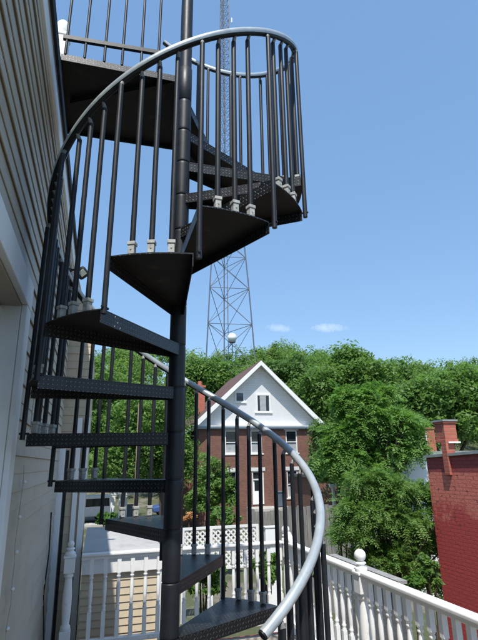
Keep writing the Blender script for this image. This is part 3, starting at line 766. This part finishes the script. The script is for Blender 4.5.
def clump_leaves(centers, radii, per, size, flat=.55, updir=.85):
    C = np.repeat(np.array(centers), per, 0); Rr = np.repeat(np.array(radii), per)[:,None]
    n = len(C); d = rand_unit(n); rad = rng.random((n,1))**.45
    P = C+d*rad*Rr*np.array([1,1,flat+.2])
    nrm = rand_unit(n)*.8+d*.5+np.array([0,0,updir]); nrm /= np.linalg.norm(nrm,axis=1,keepdims=True)
    A = np.cross(nrm, rand_unit(n)); A /= np.linalg.norm(A,axis=1,keepdims=True)+1e-9; A[:,2] -= .15
    B = np.cross(nrm, A)
    s = size*(.6+.8*rng.random((n,1)))
    return quads(P, A*s, B*s*.5)
def crown_clumps(c, r, n, cr, shell=.55):
    c = np.array(c); r = np.array(r)
    d = rand_unit(n); d[:,2] = np.where(d[:,2] < -.55, -d[:,2]*.6, d[:,2])
    rad = shell+(1-shell)*rng.random((n,1))**.7
    P = c+d*rad*r*(1+.16*rng.normal(size=(n,1)))
    return P, cr*(.55+.9*rng.random(n))
def trunk(parent, base, p0, tops, r0, mat='bark'):
    q = MB(); p0 = Vector(p0)-base; ctr = sum((Vector(t) for t in tops), Vector())/len(tops)-base
    fork = p0.lerp(ctr, .5)
    q.tube([p0, p0.lerp(fork,.5)+Vector((r0*.4,0,0)), fork], [r0, r0*.8, r0*.62], 9)
    for t in tops:
        t = Vector(t)-base; mid = fork.lerp(t,.5)+Vector((random.uniform(-.1,.1),random.uniform(-.1,.1),.12))*r0*8
        q.tube([fork, mid, t], [r0*.5, r0*.3, r0*.08], 7)
    return q.build('trunk', mat, parent)
def broad_tree(name, label, cat, crowns, mat, per=70, size=.2, clump=.7, ncl=60, group=None, tr=.2):
    """crowns: list of (centre Vector, (rx,ry,rz))"""
    c0 = crowns[0][0]; gz = float(hill(np.array(c0.x), np.array(c0.y))); base = Vector((c0.x, c0.y, gz))
    t = thing(name, base, label, cat, group)
    VV = []
    for c, r in crowns:
        P, cr = crown_clumps(c, r, ncl, clump, .45); VV.append(clump_leaves(P, cr, per, size))
    tops = [c+Vector((random.uniform(-.5,.5)*r[0], random.uniform(-.5,.5)*r[1], random.uniform(-.1,.5)*r[2])) for c, r in crowns for _ in range(3)]
    trunk(t, base, (c0.x, c0.y, gz-.05), tops, tr)
    leaf_mesh('crown', np.concatenate(VV), mat, t, base)
    return t
def fronds(starts, dirs, length, nl, leaf_len, droop=.5):
    """pinnate leaves: leaflets in pairs along a drooping rachis"""
    n = len(starts); d = dirs/np.linalg.norm(dirs,axis=1,keepdims=True)
    out = []
    Ls = length*(.6+.7*rng.random((n,1)))
    sidev = np.cross(d, np.array([0,0,1.0])+.35*rng.normal(size=(n,3))); sidev /= np.linalg.norm(sidev,axis=1,keepdims=True)+1e-9
    for i in range(nl):
        f = (i+.7)/nl
        p = starts+d*Ls*f; p[:,2:] -= droop*Ls*f*f
        tang = d.copy(); tang[:,2:] -= 2*droop*f; tang /= np.linalg.norm(tang,axis=1,keepdims=True)
        nn = np.cross(sidev, tang)
        ll = leaf_len*(1-.55*abs(f-.4))*(.8+.4*rng.random((n,1)))
        for sg in (-1, 1):
            a = sidev*sg*.85+tang*.5+nn*rng.normal(size=(n,1))*.25; a[:,2] -= .12; a /= np.linalg.norm(a,axis=1,keepdims=True)
            bb = np.cross(a, nn); bb /= np.linalg.norm(bb,axis=1,keepdims=True)+1e-9
            out.append(quads(p+a*ll*.5, a*ll*.5, bb*ll*.17).reshape(n,4,3))
    return np.concatenate(out).reshape(-1,3)
def feather_tree(name, label, blobs, mat, nbr, nfr, length, leaf_len, trunk_base, r0, group=None, nl=9, fill='leaf_dark', droop=.45):
    base = Vector(trunk_base); t = thing(name, base, label, 'tree', group)
    Ss, Dd, tops = [], [], []
    for c, r, w in blobs:
        c = np.array(c); r = np.array(r)
        nb = int(nbr*w); d = rand_unit(nb); d[:,2] = np.abs(d[:,2])*.8-.25*rng.random(nb)
        tip = c+d*r*(.45+.85*rng.random((nb,1))**1.4)
        for k in range(nb):
            m_ = nfr; f = rng.random((m_,1))
            ax = tip[k]-c
            p = c+ax*(.35+.65*f)+rng.normal(size=(m_,3))*r*.07
            dd = rand_unit(m_)*.9+ax/np.linalg.norm(ax)*.8; dd[:,2] += .15
            Ss.append(p); Dd.append(dd)
        for k in range(0, nb, max(1, nb//7)): tops.append(Vector(tip[k]))
    V = fronds(np.concatenate(Ss), np.concatenate(Dd), length, nl, leaf_len, droop)
    trunk(t, base, base, tops, r0)
    leaf_mesh('crown', V, mat, t, base)
    return t

# far wooded hillside: one mass
VV = []
cs, rs_ = [], []
for i in range(420):
    x = rng.uniform(-75, 125); y = rng.uniform(56, 135)
    if y > 120 and rng.random() < .5: continue
    r = rng.uniform(3.2, 5.4); z = float(hill(np.array(x), np.array(y)))+rng.uniform(4.5, 7.5)
    P, cr = crown_clumps((x,y,z), (r, r, r*1.05), 20, r*.36, .6)
    VV.append(clump_leaves(P, cr, 75, .25*(y/80)**.5, .8))
o = leaf_mesh('hillside_wood', np.concatenate(VV), 'leaf_wood'); tag(o, 'dense green wood covering the hill behind the houses', 'wood', kind='stuff')

def px_tree(name, label, blobs, t, mat, per, size, ncl, group='trees behind the houses', clump=.9, tr=.25, depth=1.0):
    cr = []
    for x, y, rx, ry in blobs:
        c = at(x, y, t); k = (c-Vector((0,0,EYE))).length/F_PX*1.0
        cr.append((c, (rx*k, rx*k*depth, ry*k)))
    return broad_tree(name, label, 'tree', cr, mat, int(per*1.7), size*.72, clump, int(ncl*1.25), group, tr)
px_tree('leafy_tree', 'rounded dense tree just behind the right slope of the gabled roof', [(291,388,24,32),(275,380,14,20),(303,402,18,28)], 56, 'leaf_dark', 60, .30, 55, clump=1.25)
px_tree('leafy_tree', 'tallest spreading tree on the skyline between the gabled house and the red brick building', [(350,392,36,40),(326,400,24,34),(384,395,30,38),(352,372,20,25)], 44, 'leaf_broad', 60, .26, 75, clump=1.2)
px_tree('leafy_tree', 'broad large leaved tree rising behind the red brick building', [(440,405,38,36),(470,415,40,46),(418,420,22,30)], 24, 'leaf_broad', 60, .17, 110, clump=.62)
px_tree('leafy_tree', 'dark tree behind the brick chimney of the gabled house', [(193,388,22,30),(212,385,24,27)], 60, 'leaf_broad', 60, .3, 60, clump=1.3)
px_tree('leafy_tree', 'tree seen through the left balusters beside the tan house wall', [(76,450,30,36),(100,412,36,44)], 40, 'leaf_broad', 80, .17, 85, clump=.8)
px_tree('leafy_tree', 'tree seen between the treads left of the staircase column', [(172,462,22,30),(148,430,40,42),(128,462,34,30)], 34, 'leaf_broad', 80, .145, 90, clump=.7)
px_tree('leafy_tree', 'small tree in front of the left side of the gabled house', [(212,484,17,22),(203,500,15,16),(222,492,13,18)], 30, 'leaf_broad', 55, .13, 40, clump=.4, tr=.12)
px_tree('leafy_tree', 'slim tree against the right wall of the gabled house', [(325,446,9,22),(330,468,11,16)], 33, 'leaf_dark', 55, .17, 40, clump=.6, tr=.14)
px_tree('leafy_tree', 'low dense tree right of the gabled house above the grey board fence', [(338,462,16,18),(326,470,10,12)], 22, 'leaf_dark', 60, .13, 45, clump=.5, tr=.12)
px_tree('leafy_tree', 'darker tree between the feathery tree and the broad tree behind the red wall', [(404,440,18,24),(398,468,18,22)], 19, 'leaf_dark', 60, .12, 50, clump=.5, tr=.12)
def pr(px, t): return px*t*1.05/F_PX
# the two feathery trees in the alley
TTa = 14.5
bl = []
for x, y, rx, ry, w in ((366,424,34,40,1.0),(347,440,24,30,.7),(394,428,28,34,.8),(352,404,20,22,.5),(384,455,28,30,.7),(356,468,26,24,.6),(334,456,12,20,.3),(376,398,18,16,.4),(408,446,16,24,.4),(370,480,26,20,.5)):
    c = at(x, y, TTa); bl.append((tuple(c), (pr(rx,TTa), pr(rx,TTa)*.9, pr(ry,TTa)), w))
cb = at(375, 470, TTa)
feather_tree('feathery_tree', 'tall feathery tree with bright green fronds right of the gabled house', bl, 'leaf_feather', 80, 14, .5, .15, (cb.x, cb.y, GZ-.05), .14, 'feathery trees in the alley')
TTb = 9.6
bl = []
for x, y, rx, ry, w in ((385,520,44,36,1.0),(412,545,26,38,.8),(428,545,15,36,.5),(430,582,12,18,.35),(424,505,16,26,.4),(358,512,26,30,.6),(392,492,32,24,.7),(380,560,36,26,.7),(350,530,20,22,.4),(368,482,24,18,.4)):
    c = at(x, y, TTb); bl.append((tuple(c), (pr(rx,TTb), pr(rx,TTb)*.9, pr(ry,TTb)), w))
cb = at(388, 560, TTb)
feather_tree('feathery_tree', 'lower bushy feathery tree between the white balustrade and the red brick wall', bl, 'leaf_lower', 64, 12, .30, .085, (cb.x, cb.y, GZ-.05), .07, 'feathery trees in the alley')

def shrub(label, x, y, t, rx, ry, mat, size=.06, ncl=24, per=60, group='shrubs in the yards', stem=True):
    c = at(x, y, t); k = t*1.05/F_PX
    base = Vector((c.x, c.y, GZ)); th = thing('shrub', base, label, 'shrub', group)
    P, cr = crown_clumps(c, (rx*k, rx*k, ry*k), ncl, rx*k*.35, .2)
    leaf_mesh('foliage', clump_leaves(P, cr, per, size), mat, th, base)
    q = MB()
    for i in range(4):
        q.tube([(0,0,-.03), ((c-base)*.6+Vector((random.uniform(-1,1),random.uniform(-1,1),0))*rx*k*.2), (c-base)+Vector((random.uniform(-1,1)*rx*k*.5, random.uniform(-1,1)*rx*k*.5, random.uniform(0,.5)*ry*k))], [.04,.025,.008], 6)
    q.build('stem', 'bark', th)
    return th
shrub('lime green low shrub by the grey board fence behind the lowest handrail curve', 342, 537, 10.5, 10, 10, 'leaf_lime', .06)
shrub('rounded shrub in front of the white van', 105, 520, 30, 7, 6, 'leaf_lime', .12)
shrub('green shrub behind the white lattice fence near the staircase column', 222, 518, 20, 12, 10, 'leaf_broad', .09)
shrub('leafy shrub below the middle of the far balustrade', 267, 570, 7.6, 14, 18, 'leaf_lower', .06)
shrub('leafy shrub below the left half of the far balustrade', 205, 580, 7.4, 16, 20, 'leaf_lower', .06)
shrub('dark ivy clump at the corner behind the long balustrade', 318, 570, 7.8, 12, 16, 'leaf_dark', .06)
shrub('pale dry shrub under the feathery tree by the red wall', 415, 585, 8.4, 12, 10, 'leaf_lime', .05)
shrub('dark shrub at the foot of the red brick wall', 430, 575, 8.3, 12, 16, 'leaf_lower', .05)
fw = shrub('orange flowering shrub left of the white lattice fence', 190, 518, 22, 6, 3.5, 'flower_orange', .06)
# ------------------------------------------------------------------ FENCES AND SMALL THINGS
# white lattice fence
LT = 15.0
a, b_ = at(183, 528, LT), at(257, 528, LT); zt = a.z; zb = at(220, 556, LT).z-.35
lf = thing('lattice_fence', (a.x, LT, GZ), 'white lattice fence panel with a flat top rail beyond the deck', 'fence'); bs = Vector((a.x, LT, GZ)); W = b_.x-a.x
q = MB(); q.box((0,-.03,zt-GZ-.07),(W,.03,zt-GZ)); q.box((0,-.03,zb-GZ),(W,.03,zb-GZ+.07)); q.build('frame_rail', 'white_paint', lf)
for x in (0, W*.37, W*.72, W-.001):
    q = MB(); q.box((x-.04,-.04,0),(x+.04,.04,zt-GZ-.002)); q.build('fence_post', 'white_paint', lf)
q = MB(); h0, h1 = zb-GZ+.071, zt-GZ-.071; H = h1-h0; p_ = .155
x = -H
while x < W:
    for sg in (1, -1):
        xa, xb, za, zb_ = x, x+H, (h0 if sg > 0 else h1), (h1 if sg > 0 else h0)
        fa, fb = max(0, (0-xa)/H), min(1, (W-xa)/H)
        if fb > fa:
            P0 = Vector((xa+fa*H, .006*sg, za+(zb_-za)*fa)); P1 = Vector((xa+fb*H, .006*sg, za+(zb_-za)*fb)); d = (P1-P0).normalized()
            if (P1-P0).length > .02: q.obox((P0+P1)/2, d, (0,1,0), d.cross(Vector((0,1,0))), (P1-P0).length/2, .0045, .024)
    x += p_
q.build('lattice', 'white_paint', lf)

def board_fence(name, p, q_, z0, z1, bw, mat, label, gap=.012, cap=False, th=.02):
    p, q_ = Vector(p), Vector(q_); d = (q_-p); Ln = d.length; d = d.normalized(); ang = math.atan2(d.y, d.x)
    t = thing(name, (p.x, p.y, z0), label, 'fence', None, ang)
    m_ = MB(); x = 0
    while x < Ln-.02:
        h = (z1-z0)+random.uniform(-.025,.025); e = min(bw-gap, Ln-x)
        o_ = random.uniform(-.004,.004)
        m_.box((x,-th/2+o_,0),(x+e,th/2+o_,h)); x += bw
    m_.build('boards', mat, t)
    r_ = MB(); 
    for zz in (.3, (z1-z0)-.3): r_.box((0,th/2+.006,zz-.04),(Ln,th/2+.05,zz+.04))
    r_.build('rail', mat, t)
    if cap: MB().box((0,-.07,z1-z0+.03),(Ln,.07,z1-z0+.07)).build('cap', mat, t)
    return t
a, b_ = at(247, 512, 20), at(300, 512, 20); board_fence('board_fence', (a.x,20,0), (b_.x,20.0,0), GZ, a.z, .14, 'weathered_wood', 'weathered grey board fence below the steps of the gabled house')
a, b_ = at(283, 507, 14.5), at(348, 507, 14.5); board_fence('board_fence', (a.x,14.5,0), (b_.x,14.5,0), GZ, a.z, .15, 'weathered_wood', 'tall weathered grey board fence behind the lower handrail curve')
board_fence('plank_fence', (4.0, 8.4, 0), (4.0, 6.3, 0), GZ, hz(-1.62), .5, 'grey_plank', 'low grey plank fence with a flat cap running along the alley beside the deck', cap=True)
# utility pole beyond the tree on the left
c = at(139, 404, 30.5); q = MB().tube([(0,0,0),(.02,0,c.z-GZ)], [.10,.075], 10); up_ = thing('utility_pole', (c.x, 30.5, GZ), 'thin tan wooden pole seen between the treads against the trees', 'pole'); q.build('shaft', 'pole_wood', up_)
# white post with a small sign near the brick shed
c = at(334, 503, 16); t = thing('white_post', (c.x, 16, GZ), 'thin white post with a small cap standing behind the grey board fence', 'post')
zt = at(334, 487, 16).z; MB().box((-.04,-.04,0),(.04,.04,zt-GZ)).build('shaft', 'white_paint', t); MB().box((-.13,-.06,zt-GZ+.001),(.13,.06,zt-GZ+.09)).build('cap', 'white_trim', t)
c = at(262, 548, 12); zt = at(262, 512, 12).z; o = MB().tube([(0,0,0),(0,0,zt-GZ)], .022, 8).build('metal_pole', 'alu_pole', loc=(c.x,12,GZ)); tag(o, 'thin grey metal pole standing behind the far balustrade', 'pole')
c = at(270, 536, 12.5); t = thing('white_box', (c.x, 12.5, GZ), 'white upright utility box behind the far balustrade near the corner', 'utility box')
MB().box((-.15,-.1,0),(.15,.1,c.z-GZ+.2)).build('cabinet', 'white_trim', t, .01); MB().box((-.165,-.115,c.z-GZ+.201),(.165,.115,c.z-GZ+.23)).build('lid', 'white_paint', t)
# wheelie bin on the porch of the gabled house
c = at(280, 500, GT-1.2); t = thing('wheeled_bin', (c.x, GT-1.2, hz(-3.1)), 'dark blue grey wheeled bin standing by the brick wall of the gabled house', 'bin')
MB().add([(-.27,-.27,0.05),(.27,-.27,.05),(.27,.27,.05),(-.27,.27,.05),(-.33,-.33,1.0),(.33,-.33,1.0),(.33,.33,1.0),(-.33,.33,1.0)],[(3,2,1,0),(4,5,6,7),(0,1,5,4),(1,2,6,5),(2,3,7,6),(3,0,4,7)]).build('body','bin_grey',t,.02)
MB().box((-.36,-.37,1.001),(.36,.36,1.07)).build('lid','bin_grey',t,.02)
for sx in (-.28,.28): MB().tube([(sx-.03,.25,.1),(sx+.03,.25,.1)], .1, 12).build('wheel','rubber',t)

# vehicles
def vehicle(name, loc, rz, label, cat, prof, hw, glass_prof, mat, wheels, wr):
    t = thing(name, loc, label, cat, None, rz)
    body = MB().prism_axis(prof, -hw, hw, 'y').build('body', mat, t, .09)
    g = MB().prism_axis(glass_prof, -hw-.004, hw+.004, 'y').build('side_window', 'glass_dark', t)
    xb = min(p[0] for p in prof); zmx = max(p[1] for p in prof)
    MB().box((xb-.012,-hw*.8,zmx*.55),(xb+.03,hw*.8,zmx*.86)).build('rear_window','glass_dark',t)
    for sy in (-1,1):
        MB().box((xb-.015, sy*hw*.95-.07, zmx*.42),(xb+.02, sy*hw*.95+.05, zmx*.55)).build('tail_light','deck_red',t)
        for wx in wheels:
            w_ = MB().tube([(wx, sy*(hw-.19), wr),(wx, sy*(hw+.01), wr)], wr, 20).build('wheel','rubber',t)
            MB().tube([(wx, sy*(hw+.005), wr),(wx, sy*(hw+.02), wr)], wr*.58, 14).build('rim','alu_pole',w_)
    MB().box((xb-.06,-hw*.95,.35),(xb+.05,hw*.95,.58)).build('bumper','bin_grey',t,.03)
    return t
c = at(101, 520, 42)
vehicle('parked_van', (c.x-1.6, 42.6, GZ+.005), R(186), 'white van parked at the left beyond the flat roof', 'van',
        [(-2.4,.4),(2.5,.4),(2.55,.95),(1.7,1.15),(1.0,1.9),(-2.2,1.95),(-2.42,1.2)], .95, [(-2.1,1.15),(1.3,1.15),(.9,1.72),(-2.05,1.75)], 'van_white', (-1.5,1.6), .36)
c = at(181, 498, 44)
vehicle('parked_car', (c.x-.3, 44.5, GZ+.005), R(182), 'blue car parked in the distance left of the staircase column', 'car',
        [(-2.1,.35),(2.1,.35),(2.15,.75),(1.2,.95),(.5,1.42),(-1.2,1.42),(-2.1,1.0)], .88, [(-1.5,1.0),(.95,.98),(.45,1.34),(-1.1,1.35)], 'car_blue', (-1.3,1.35), .32)
# white porch frames near the street
for i, (xa, xb, lab) in enumerate(((113,121,'narrow white open frame of posts and beam near the street, left of its pair'), (125,136,'wider white frame with a grey gate near the street, right of its pair'))):
    p, q_ = at(xa, 500, 38), at(xb, 500, 38); zt = at(xa, 495, 38).z; W = q_.x-p.x
    t = thing('gate_frame', (p.x, 38, GZ), lab, 'gate', 'white gate frames by the street')
    for x in (0, W): MB().box((x-.16,-.12,0),(x+.16,.12,zt-GZ)).build('gate_post','white_paint',t)
    MB().box((-.28,-.15,zt-GZ+.001),(W+.28,.15,zt-GZ+.28)).build('beam','white_paint',t)
    if i: MB().box((.1,-.02,.1),(W-.1,.02,1.5)).build('gate_panel','bin_grey',t)
# pale building glimpsed between the trees, and brick shed
c = at(410, 485, 15); z1 = at(420, 455, 15).z
pb = thing('pale_building', (c.x+1.3, 16, GZ), 'white walled building with a small brick chimney glimpsed beside the red wall', 'building')
MB().box((-1.3,-1,0),(2.2,2,z1-GZ)).build('wall','white_trim',pb); MB().box((-1.4,-1.1,z1-GZ+.001),(2.3,2.1,z1-GZ+.12)).build('roof','coping_grey',pb)
MB().box((-1.1,-1.03,1.3),(-.5,-1.001,2.2)).build('window','glass_dark',pb)
a, b_, z2 = at(427.5,440,15.2).x-c.x-1.3, at(435.5,440,15.2).x-c.x-1.3, at(431,429,15.2).z-GZ
ch = MB().box((a,-.8,z1-GZ+.121),(b_,-.5,z2)).box((a-.03,-.83,z2+.001),(b_+.03,-.47,z2+.06)).build('chimney','chimney_brick',pb)
MB().box((a-.07,-.84,z1-GZ+.3),(a-.035,-.8,z2-.05)).build('flue_pipe','white_paint',ch)
c = at(332, 487, 24); z1 = at(332, 477, 24).z
sh = thing('brick_shed', (c.x+1.2, 25.5, GZ), 'low brown brick shed with a flat roof behind the grey board fence', 'shed')
MB().box((-2.2,-1.5,0),(2.2,1.5,z1-GZ)).build('wall','house_brick',sh); MB().box((-2.35,-1.65,z1-GZ+.001),(2.35,1.65,z1-GZ+.14)).build('roof','tar_roof',sh)
MB().box((-.6,-1.53,0),(.25,-1.501,2.0)).build('door','bin_grey',sh)
# tall brick house mostly hidden behind the feathery tree
c = at(372, 470, 27); z1 = at(372, 466, 27).z
bh = thing('brick_house', (c.x+.4, 30, GZ), 'brick house almost hidden behind the feathery tree right of the gabled house', 'house')
MB().box((-2.6,-2,0),(2.6,4,z1-GZ-1.2)).build('wall','house_brick',bh)
MB().prism_axis([(-2.9,z1-GZ-1.199),(2.9,z1-GZ-1.199),(0,z1-GZ+.9)],-2.4,4.4,'y').build('roof','brown_shingle',bh)
for x in (-2.0,.9):
    w_ = MB().box((x,-2.06,1.2),(x+.9,-2.001,2.6)).build('window','white_paint',bh); MB().box((x+.1,-2.075,1.3),(x+.8,-2.061,2.5)).build('pane','glass_dark',w_)

# ------------------------------------------------------------------ SKY, SUN, CAMERA
SUN_EL, SUN_AZ = R(61), math.atan2(-.30, -.954)         # azimuth clockwise from +y
w = bpy.data.worlds.new('World'); S.world = w; w.use_nodes = True; nt = w.node_tree
bg = nt.nodes['Background']
sk = nt.nodes.new('ShaderNodeTexSky'); sk.sky_type = 'NISHITA'; sk.sun_disc = False
sk.sun_elevation = SUN_EL; sk.sun_rotation = SUN_AZ % (2*math.pi); sk.altitude = 100; sk.air_density = 1.25; sk.dust_density = .6; sk.ozone_density = 2.2
# two wisps of cloud low in the sky
geo = nt.nodes.new('ShaderNodeTexCoord')
tot = None
for (x, y, wd, hd, k) in ((279, 328, .03, .009, .24), (329, 328, .04, .010, .3)):
    d = ray(x, y).normalized(); e1 = d.cross(Vector((0,0,1))).normalized(); e2 = e1.cross(d)
    def dot(v):
        n_ = nt.nodes.new('ShaderNodeVectorMath'); n_.operation = 'DOT_PRODUCT'; L(nt, geo.outputs['Generated'], n_.inputs[0]); n_.inputs[1].default_value = v; return n_.outputs['Value']
    u = mathn(nt, 'DIVIDE', dot(e1), wd); v = mathn(nt, 'DIVIDE', dot(e2), hd)
    v = mathn(nt, 'SUBTRACT', v, mathn(nt, 'MULTIPLY', u, -.35))
    rr = mathn(nt, 'ADD', mathn(nt, 'MULTIPLY', u, u), mathn(nt, 'MULTIPLY', v, v))
    nz = noise(nt, 85, 9, .75, geo.outputs['Generated'])
    f = mathn(nt, 'SUBTRACT', mathn(nt, 'MULTIPLY', nz, 2.0), mathn(nt, 'ADD', mathn(nt, 'MULTIPLY', rr, .7), .35))
    f = mathn(nt, 'MULTIPLY', mathn(nt, 'MULTIPLY', mathn(nt, 'MINIMUM', mathn(nt, 'MAXIMUM', f, 0.0), 1.0), k), mathn(nt, 'GREATER_THAN', dot(d), .9))
    tot = f if tot is None else mathn(nt, 'ADD', tot, f)
SKY_ST = .15
calm = mix(nt, .55, sk.outputs[0], (.80, 1.68, 3.12))
cl = mix(nt, tot, calm, (6.2, 6.2, 6.4))
L(nt, cl, bg.inputs[0]); bg.inputs[1].default_value = SKY_ST
sun = bpy.data.lights.new('sun', 'SUN'); sun.energy = 3.6; sun.angle = R(.53); sun.color = (1, .955, .88)
so = bpy.data.objects.new('sun', sun); COL.objects.link(so)
dv = Vector((math.sin(SUN_AZ)*math.cos(SUN_EL), math.cos(SUN_AZ)*math.cos(SUN_EL), math.sin(SUN_EL)))
so.rotation_euler = dv.to_track_quat('Z', 'Y').to_euler(); so.location = dv*50

cam = bpy.data.cameras.new('camera'); co = bpy.data.objects.new('camera', cam); COL.objects.link(co)
cam.sensor_fit = 'VERTICAL'; cam.sensor_height = 36; cam.lens = F_PX/640*36; cam.clip_start = .05; cam.clip_end = 4000
co.matrix_world = Matrix.Translation((0,0,EYE)) @ Matrix.Rotation(-YAW, 4, 'Z') @ Matrix.Rotation(math.pi/2+PITCH, 4, 'X') @ Matrix.Rotation(-ROLL, 4, 'Z')
S.camera = co
S.view_settings.view_transform = 'Standard'; S.view_settings.look = 'None'; S.view_settings.gamma = 1; S.view_settings.exposure = .65
S.view_settings.use_curve_mapping = False
